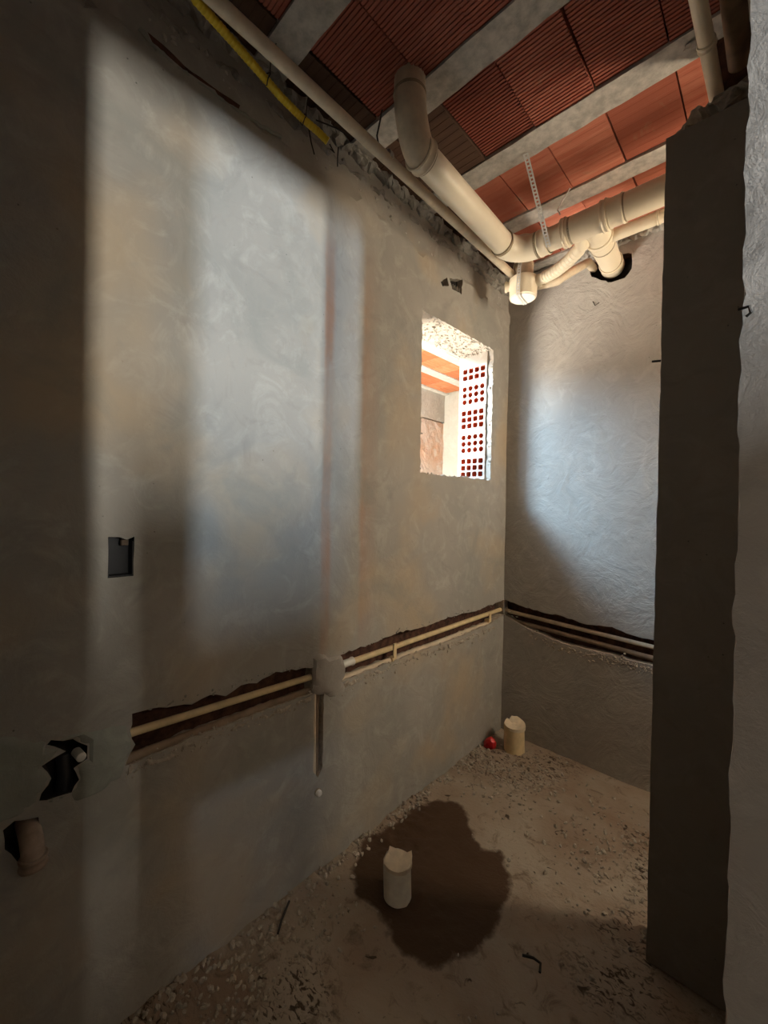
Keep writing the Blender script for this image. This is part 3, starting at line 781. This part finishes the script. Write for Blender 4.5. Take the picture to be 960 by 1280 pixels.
# junction mortar patch between both chases
def patch(name, poly_px, mat, thick, label, parent=None, holes=(), grid=.02, seed=0, amp=.004):
    poly = densify([yz(*p) for p in poly_px], .015, .0025, seed)
    pts = [Vector(p) for p in poly]; n = len(pts); ed = [(i, (i+1) % n) for i in range(n)]
    for h in holes:
        s = len(pts); pts += [Vector(p) for p in h]; ed += [(s+i, s+(i+1) % len(h)) for i in range(len(h))]
    u0, u1 = min(p[0] for p in poly), max(p[0] for p in poly); v0, v1 = min(p[1] for p in poly), max(p[1] for p in poly)
    g = [(u0+(i+.5)*grid, v0+(j+.5)*grid) for i in range(int((u1-u0)/grid)+1) for j in range(int((v1-v0)/grid)+1)]
    pts += [Vector(p) for p in g if in_poly(p, poly) and poly_dist(p, poly) > .006 and not any(in_poly(p, h) for h in holes)]
    V, E, Fc, *_ = delaunay_2d_cdt(pts, ed, [], 0, 1e-5)
    bm = bmesh.new(); bv = []
    for v in V:
        d = poly_dist((v.x, v.y), poly)
        for h in holes: d = min(d, -poly_dist((v.x, v.y), h))
        hgt = thick*min(1, max(0, d/.008)) + (amp*nz(v.x, v.y, seed, 25) if d > .002 else 0) - .004*(d < .002)
        bv.append(bm.verts.new((XL+hgt-dispL(v.x, v.y), v.x, v.y)))
    for f in Fc:
        c = sum((V[i] for i in f), Vector((0, 0)))/len(f)
        if in_poly(c, poly) and not any(in_poly(c, h) for h in holes): bm.faces.new([bv[i] for i in f])
    bmesh.ops.recalc_face_normals(bm, faces=bm.faces)
    o = obj(name, bm, mat, parent); sm(o, 40); return o
o = patch('mortar_patch', ((391,822),(399,815),(412,820),(426,818),(432,835),(428,852),(434,862),(415,872),(405,869),(391,868)), M_JUNC, .012, '', seed=21)
tag(o, 'grey-green mortar patch joining the two chases above the vertical slot', 'mortar')
o = patch('mortar_patch', ((-60,930),(0,918),(60,925),(100,915),(150,903),(163,905),(166,930),(158,958),(150,975),(120,995),(95,1003),(48,1005),(20,1022),(-10,1036),(-60,1045)), M_PATCH, .007, '', holes=[hoL], seed=22)
tag(o, 'wide greenish mortar patch at the lower left, around a black hole', 'mortar')
# hole contents
p = yzi(101, 945, XL-.005)
o = tube('pipe_stub', [p+Vector((-.03, -.004, 0)), p+Vector((.008, 0, 0)), p+Vector((.012, 0, 0))], [.011, .011, .006], M_WHITE, None, 14)
tag(o, 'small white pipe end in the black hole of the lower left patch', 'pipe stub')
p = yzi(82, 967, XL-.03)
o = tube('flexible_hose', [yzi(80, 945, XL-.05), yzi(82, 967, XL-.028), yzi(78, 992, XL-.03), yzi(72, 1005, XL-.055)], .017, M_BBOX, None, 14)
tag(o, 'dark hose bulging inside the black hole at the lower left', 'hose')
p = on(36, 1046, 'x', XL)
o = thing('elbow_pipe', p, 'pale dusty pipe elbow sticking out of the wall at the lower left', 'pipe stub')
M_ELB = simple('dusty_dark_elbow', (.34, .26, .20), .5, .25, 30, .1)
el = bend(p+Vector((-.05, .0, .012)), p+Vector((.035, .004, .012)), p+Vector((.040, .004, -.03)), 10)
tube('elbow', el, .022, M_ELB, o, 22, cap0=False, cap1=False)
sleeve('elbow_collar', el[-1]+Vector((0, 0, .008)), el[-1]+Vector((0, 0, -.018)), .0245, M_ELB, o, 22)
tube('inner_bore', [el[-1]+Vector((0, 0, -.005)), el[-1]+Vector((0, 0, -.0185))], [.019, .019], M_CORE, o, 20)
# electrical box
bm = bmesh.new()
box(bm, XL-.045, XL-.04, .288, .343, 1.209, 1.309); box(bm, XL-.045, XL-.004, .2865, .289, 1.209, 1.309); box(bm, XL-.045, XL-.004, .3425, .3449, 1.209, 1.30); box(bm, XL-.045, XL-.004, .288, .343, 1.2075, 1.210)
bx = thing('switch_box', (XL-.02, .316, 1.207), 'empty black electrical switch box recessed in the left wall', 'switch box')
obj('box_shell', bm, M_BBOX, bx)
bm = bmesh.new(); box(bm, XL-.03, XL-.012, .318, .336, 1.288, 1.305); bmesh.ops.bevel(bm, geom=bm.edges[:], offset=.002, segments=1, affect='EDGES')
obj('conduit_end', bm, M_BROWN, bx)

# crumbs of mortar on the chase rims (nobody could count them)
def crumbs(name, pts, mat, label, cat, parent=None):
    bm = bmesh.new()
    for p, r in pts:
        b2 = bmesh.new(); bmesh.ops.create_icosphere(b2, subdivisions=1, radius=r)
        s = Vector((random.uniform(.6, 1.4), random.uniform(.6, 1.5), random.uniform(.4, 1.0)))
        rot = Matrix.Rotation(random.uniform(0, PI), 3, Vector((random.random(), random.random(), random.random()+.1)).normalized())
        idx = []
        for v in b2.verts:
            c = rot @ Vector((v.co.x*s.x, v.co.y*s.y, v.co.z*s.z))*(1+random.uniform(-.25, .25))
            idx.append(bm.verts.new(c+Vector(p)))
        b2.verts.index_update()
        for f in b2.faces: bm.faces.new([idx[v.index] for v in f.verts])
        b2.free()
    o = obj(name, bm, mat, parent, kind='stuff')
    if label: o['label'] = label; o['category'] = cat
    return o
def along(path, n, spread, r0, r1, fn):
    out = []
    for _ in range(n):
        k = random.uniform(0, len(path)-1.0001); i = int(k); a, b = path[i], path[i+1]; t = k-i
        px = a[0]+(b[0]-a[0])*t; py = a[1]+(b[1]-a[1])*t + random.gauss(spread*.6, spread*.5)
        out.append((fn(px, py), random.uniform(r0, r1)))
    return out
for nm, pth, par, ax, val in (('crumbled_ridge', [(424,858),(452,847),(480,837),(520,822),(560,807),(590,795),(618,784)], wall_left, 'x', XL),
                     ('crumbled_ridge', [(160,966),(200,949),(240,931),(280,915),(320,900),(355,887),(388,874)], wall_left, 'x', XL),
                     ('crumbled_ridge', [(662,793),(685,803),(700,809),(735,818),(762,824),(790,832),(817,838)], wall_back, 'y', YB)):
    pp_ = []
    for q_ in pth:
        v_ = on(q_[0], q_[1]+random.uniform(-1.5, 1.5), ax, val)
        v_ += Vector((-.007, 0, 0)) if ax == 'x' else Vector((0, .009, 0))
        pp_.append(v_)
    lumps(nm, pp_, .012, .012, M_MORTAR, .014, 3 if ax == 'x' else 7, kind=None, parent=par, step=.006, seg=12)
bm = bmesh.new()
for k in range(5):
    a_ = yz(564.5+k*2.6, 353+k*1.5); box(bm, XL-.02, XL-.004, a_[0]-.0018, a_[0]+.0018, a_[1]-.075, a_[1]-.002)
obj('vent_rib', bm, M_ROUGHC, wall_left)
fl_ = lambda px, py: on(px, py, 'x', XL)+Vector((random.uniform(-.003, .001), 0, 0))
fb_ = lambda px, py: on(px, py, 'y', YB)+Vector((0, random.uniform(-.001, .003), 0))
crumbs('rim_crumbs', along([(424,854),(480,832),(560,803),(618,780)], 230, 9, .002, .0065, fl_), M_MORTAR, 'crumbled pale mortar under the right-hand chase of the left wall', 'mortar')
crumbs('rim_crumbs', along([(158,960),(240,924),(320,894),(391,868)], 200, 9, .002, .0055, fl_), M_MORTAR, 'crumbled mortar under the left-hand chase of the left wall', 'mortar')
crumbs('rim_crumbs', along([(660,788),(700,804),(735,813),(762,819),(790,827),(815,832)], 240, 8, .003, .0085, fb_), M_MORTAR, 'crumbled pale mortar under the chase of the back wall', 'mortar')
crumbs('rim_crumbs', along([(425,818),(460,806),(500,790),(560,772),(620,757)], 60, -3, .002, .005, fl_)+along([(170,890),(262,868),(345,841),(390,832)], 60, -3, .002, .005, fl_), M_ROUGHC, 'broken render along the upper rims of the chases in the left wall', 'mortar')
# window rim
wr_ = []
for i in range(260):
    k = random.randrange(len(win)); y, z = win[k]
    wr_.append(((XL+random.uniform(-.02, .001), y+random.uniform(-.004, .004), z+random.uniform(-.004, .004)), random.uniform(.002, .006)))
crumbs('rim_crumbs', wr_, M_JAMB, None, None, wall_left)
# rough clods on the lintel underside
lt = []
for i in range(420): lt.append(((random.uniform(XO+.01, XL-.005), random.uniform(1.575, 2.235), 2.357+random.uniform(-.001, .003)), random.uniform(.003, .009)))
crumbs('lintel_crumbs', lt, M_JAMB, None, None, wall_left)
tc_ = []
for i in range(170):
    y = random.uniform(.9, YB-.02); z = 2.66+.03*nz(y, 0, 5, 3)+abs(random.gauss(0, .06)); z = min(z, ZC-.01)
    tc_.append(((XL-.018+random.uniform(-.004, .003), y, z), random.uniform(.003, .012)))
for i in range(40):
    y = random.uniform(.3, .9); z = 2.70+abs(random.gauss(0, .05)); z = min(z, ZC-.01)
    tc_.append(((XL-.014+random.uniform(-.004, .004), y, z), random.uniform(.003, .01)))
crumbs('ring_beam_crumbs', tc_, M_CONC, None, None, wall_left)

# ------------------------------------------------------------------ pipe stubs on the floor
def stub(name, px, py, r, h, label, kind, mat):
    p = on(px, py, 'z', 0.0)
    root = thing(name, (p.x, p.y, floor_h(p.x, p.y)-.004), label, 'pipe stub')
    seg = 36; z0 = -.01
    bm = bmesh.new(); prev = None
    lean = Vector((-.006, .0, 0))
    for t in (0, .05, .5, .85, 1.0):
        ring = []
        for k in range(seg):
            a = 2*PI*k/seg
            top = h + (.010*nz(math.cos(a), math.sin(a), 5+r, 1.8) if t == 1.0 else 0)
            rr_ = r*(1+.015*nz(math.cos(a), math.sin(a), t, 1.5))
            ring.append(bm.verts.new((p.x+lean.x*t+rr_*math.cos(a), p.y+rr_*math.sin(a), z0+(top if t == 1 else h)*t)))
        if prev:
            for k in range(seg): bm.faces.new((prev[k], prev[(k+1) % seg], ring[(k+1) % seg], ring[k]))
        prev = ring
    bm.normal_update(); o = obj('tube_wall', bm, mat, root); sm(o, 60)
    # folded cover with pointed corners / torn edge
    bm = bmesh.new(); c = bm.verts.new((p.x, p.y, z0+h-.006))
    n = 24; ring1 = []; ring2 = []; low = []
    cam_a = math.atan2(-p.y, -p.x)
    for k in range(n):
        a = 2*PI*k/n
        if kind == 'flaps':
            f = max(0, math.cos(4*(a-cam_a-.5)))**6
            rr_ = r*(1.0+.30*f); zz = h+.002+.020*f; lo = .0+.004*f
        else:
            f = max(0, nz(math.cos(a)*1.7, math.sin(a)*1.7, 2.2, 1.4)); back = max(0, -math.cos(a-cam_a))
            rr_ = r*(1.02+.05*f); zz = h+.003+.022*f+.022*back*(1 if (k % 5) else .2); lo = .004
        d = Vector((math.cos(a), math.sin(a), 0))
        ring1.append(bm.verts.new(Vector((p.x, p.y, z0+h-.002+.004*nz(k, 0, 1, .9)))+d*r*.55))
        ring2.append(bm.verts.new(Vector((p.x, p.y, z0+zz))+d*rr_))
        low.append(bm.verts.new(Vector((p.x, p.y, z0+h-.010-lo))+d*r*1.015))
    for k in range(n):
        j = (k+1) % n
        bm.faces.new((c, ring1[k], ring1[j])); bm.faces.new((ring1[k], ring2[k], ring2[j], ring1[j])); bm.faces.new((ring2[k], low[k], low[j], ring2[j]))
    bm.normal_update(); o = obj('folded_cover', bm, M_CAP, root); sm(o, 30)
    return root, p
stub('pipe_stub', 497, 1118, .050, .132, 'white pipe stub with folded cover standing in the dark damp patch', 'flaps', M_STUBF)
stub('pipe_stub', 643, 938, .058, .158, 'cream pipe stub with torn top near the far corner', 'torn', M_TAPE)
# red cap
p = on(613, 935, 'z', .0)
rc = thing('red_cap', (p.x, p.y, floor_h(p.x, p.y)), 'small red plastic cap leaning by the far cream pipe stub', 'cap')
bm = bmesh.new(); prev = None
ax = Vector((.55, -.45, .75)).normalized(); n_ = ax.orthogonal().normalized(); b_ = ax.cross(n_)
base = Vector((p.x, p.y, .028))
for t, r in ((-.030, .036), (-.012, .037), (.012, .033), (.026, .026), (.034, .015)):
    ring = [bm.verts.new(base+ax*t+(n_*math.cos(2*PI*k/9)+b_*math.sin(2*PI*k/9))*r*(1+.10*math.sin(k*4))) for k in range(9)]
    if prev:
        for k in range(9): bm.faces.new((prev[k], prev[(k+1) % 9], ring[(k+1) % 9], ring[k]))
    else: bm.faces.new(ring[::-1])
    prev = ring
bm.faces.new(prev); bm.normal_update()
for v in bm.verts: v.co.z = max(v.co.z, .0)
obj('cap_shell', bm, M_RED, rc)
tube('grip_ring', [base+ax*.034, base+ax*.042], [.012, .010], M_RED, rc, 10)

# floor rubble
fr = []
def rub(n, cx, cy, sx, sy, r0, r1):
    for _ in range(n):
        x = random.gauss(cx, sx); y = random.gauss(cy, sy)
        if not (XL+.01 < x < -.0 and .3 < y < YB-.02): continue
        if y > YP-.02 and x > -.29 and y < YP+.16: continue
        if in_poly((x, y), damp_poly): continue
        if math.hypot(x+1.17, y-2.17) < .07 or math.hypot(x+.97, y-1.13) < .07 or math.hypot(x+1.06, y-2.24) < .09: continue
        fr.append(((x, y, floor_h(x, y)-.002), random.uniform(r0, r1)))
rub(260, -1.0, 2.05, .14, .16, .003, .010); rub(240, -.45, 1.85, .12, .2, .003, .010)
rub(300, -1.12, .65, .08, .2, .003, .010); rub(120, -.6, 1.3, .3, .4, .002, .005)
for _ in range(260): 
    y = random.uniform(.35, 2.3); x = XL+abs(random.gauss(0, .03))+.006; fr.append(((x, y, floor_h(x, y)), random.uniform(.003, .011)))
crumbs('floor_rubble', fr, M_MORTAR, 'loose rubble and mortar crumbs scattered on the floor along the walls', 'rubble')
for k, (px, py, lab) in enumerate(((352, 1150, 'thin twig-like curved scrap on the floor by the left wall'), (667, 1200, 'dark curved scrap on the floor in the foreground'))):
    p = on(px, py, 'z', .012)
    o = tube('scrap', [p+Vector((-.03, -.015, .004)), p+Vector((0, 0, .006)), p+Vector((.02, .004, .002)), p+Vector((.028, -.02, 0))] if k else [p+Vector((-.03, .05, .01)), p, p+Vector((.025, -.03, -.006))], .0038, M_WIRE, None, 8)
    tag(o, lab, 'scrap')
# nails in partition edge
for k, (px, py, l) in enumerate(((822, 451, 'rusty nail poking out of the free edge of the dark partition'),)):
    p = on(826, py, 'y', YP+.02)
    o = tube('nail', [p, on(815, py+1, 'y', YP+.02)], .0035, M_WIRE, None, 8); tag(o, l, 'nail')
p = on(932, 388, 'y', YN-.004)
o = tube('wire_loop', [p+Vector((-.008, .0, .004)), p+Vector((.004, -.004, .003)), p+Vector((.006, -.003, -.006)), p+Vector((.001, 0, -.009))], .0022, M_WIRE, None, 8)
tag(o, 'tiny dark wire loop on the ragged edge of the near wall', 'wire')
p = on(744, 380, 'y', YB-.004)
o = tube('wire_hook', [on(741, 377, 'y', YB), on(744, 382, 'y', YB-.006), on(749, 378, 'y', YB-.004)], .002, M_WIRE, None, 6)
tag(o, 'tiny dark wire tip high on the back wall', 'wire')

# ------------------------------------------------------------------ passage outside the window
XF, YF = -3.1, 4.34
bm = bmesh.new(); box(bm, XF-.2, XF-.03, -1.2, YF+.1, 0, 3); struct('wall_far', bm, M_EXTW)
bm = sheet(-1.2, YF, 0, 2.49, .06, [], lambda u, v, d: Vector((XF+d, u, v)), lambda a, b: .008*nz(a, b, 0, 9)+.012*nz(a, b, 3, 30))
struct('wall_far', bm, [M_EXTW])
bm = sheet(-1.2, YF, 2.50, ZC+.1, .06, [], lambda u, v, d: Vector((XF+.012+d, u, v)), lambda a, b: .006*nz(a, b, 7, 9))
struct('wall_far', bm, [M_JAMB])
bm = bmesh.new(); box(bm, XF-.05, XO-.3, YF, YF+.1, 0, ZC+.1); struct('wall_end', bm, M_EXTP)
bm = bmesh.new(); box(bm, -2.62, -2.50, YF-.16, YF-.001, 0, ZC); struct('trim_1', bm, M_CONC)
bm = bmesh.new(); box(bm, XF-.1, XO, 1.30, YF+.1, ZC+.035, 3.0); pc = struct('ceiling', bm, M_EXTP)
XB = [(-2.345, -2.235), (-2.735, -2.615), (-1.955, -1.845), (-1.57, -1.48), (-3.13, -3.02)]
for a, b in XB:
    bm = bmesh.new(); box(bm, a, b, 1.30, YF, ZC-.008, ZC+.04); obj('joist', bm, M_EXTBEAM, pc)
for a, b in ((-3.02, -2.735), (-2.615, -2.345), (-2.235, -1.955), (-1.845, -1.57)):
    T = tile_mesh(b-a-.004, .205, 3, .002, M_TILEX, 'passage_tile')
    for k in range(14):
        o = bpy.data.objects.new('clay_tile', T); C.objects.link(o); o.parent = pc
        o.rotation_euler = (random.uniform(-.004, .004), random.uniform(-.004, .004), PI/2)
        o.location = (b-.002, 1.31+k*.2125, ZC+.001)

# ------------------------------------------------------------------ rooms behind the camera (never in view): closed walls, lit inside by the assumed lamps
bm = bmesh.new(); box(bm, -1.5, .25, -.95, -.85, 0, 3); struct('wall_front', bm, M_NEAR)
bm = bmesh.new(); box(bm, .12, .26, -.9, .281, 0, 3); box(bm, .12, .26, .27, .81, 2.29, 3); struct('wall_entry', bm, M_NEAR)
# added unseen blocker, stepped and slotted to shape the shade on the left wall
bm = bmesh.new(); box(bm, 1.45, 1.53, .325, 1.56, 0, 1.675); box(bm, 1.45, 1.53, -1.46, .32, 1.20, 1.524); box(bm, 1.45, 1.53, -1.46, .325, 0, 1.155); struct('light_blocker', bm, M_NEAR)
bm = bmesh.new(); box(bm, .80, .95, 1.0, 2.6, 0, 3); struct('wall_niche', bm, M_NEAR)
bm = bmesh.new(); box(bm, .95, 3.4, 1.55, 1.7, 0, 3); box(bm, .2, 3.4, -1.6, -1.45, 0, 3); struct('wall_hall', bm, M_NEAR)
bm = bmesh.new(); box(bm, 3.2, 3.35, -1.6, 1.7, 0, 3); struct('wall_hall', bm, M_NEAR)
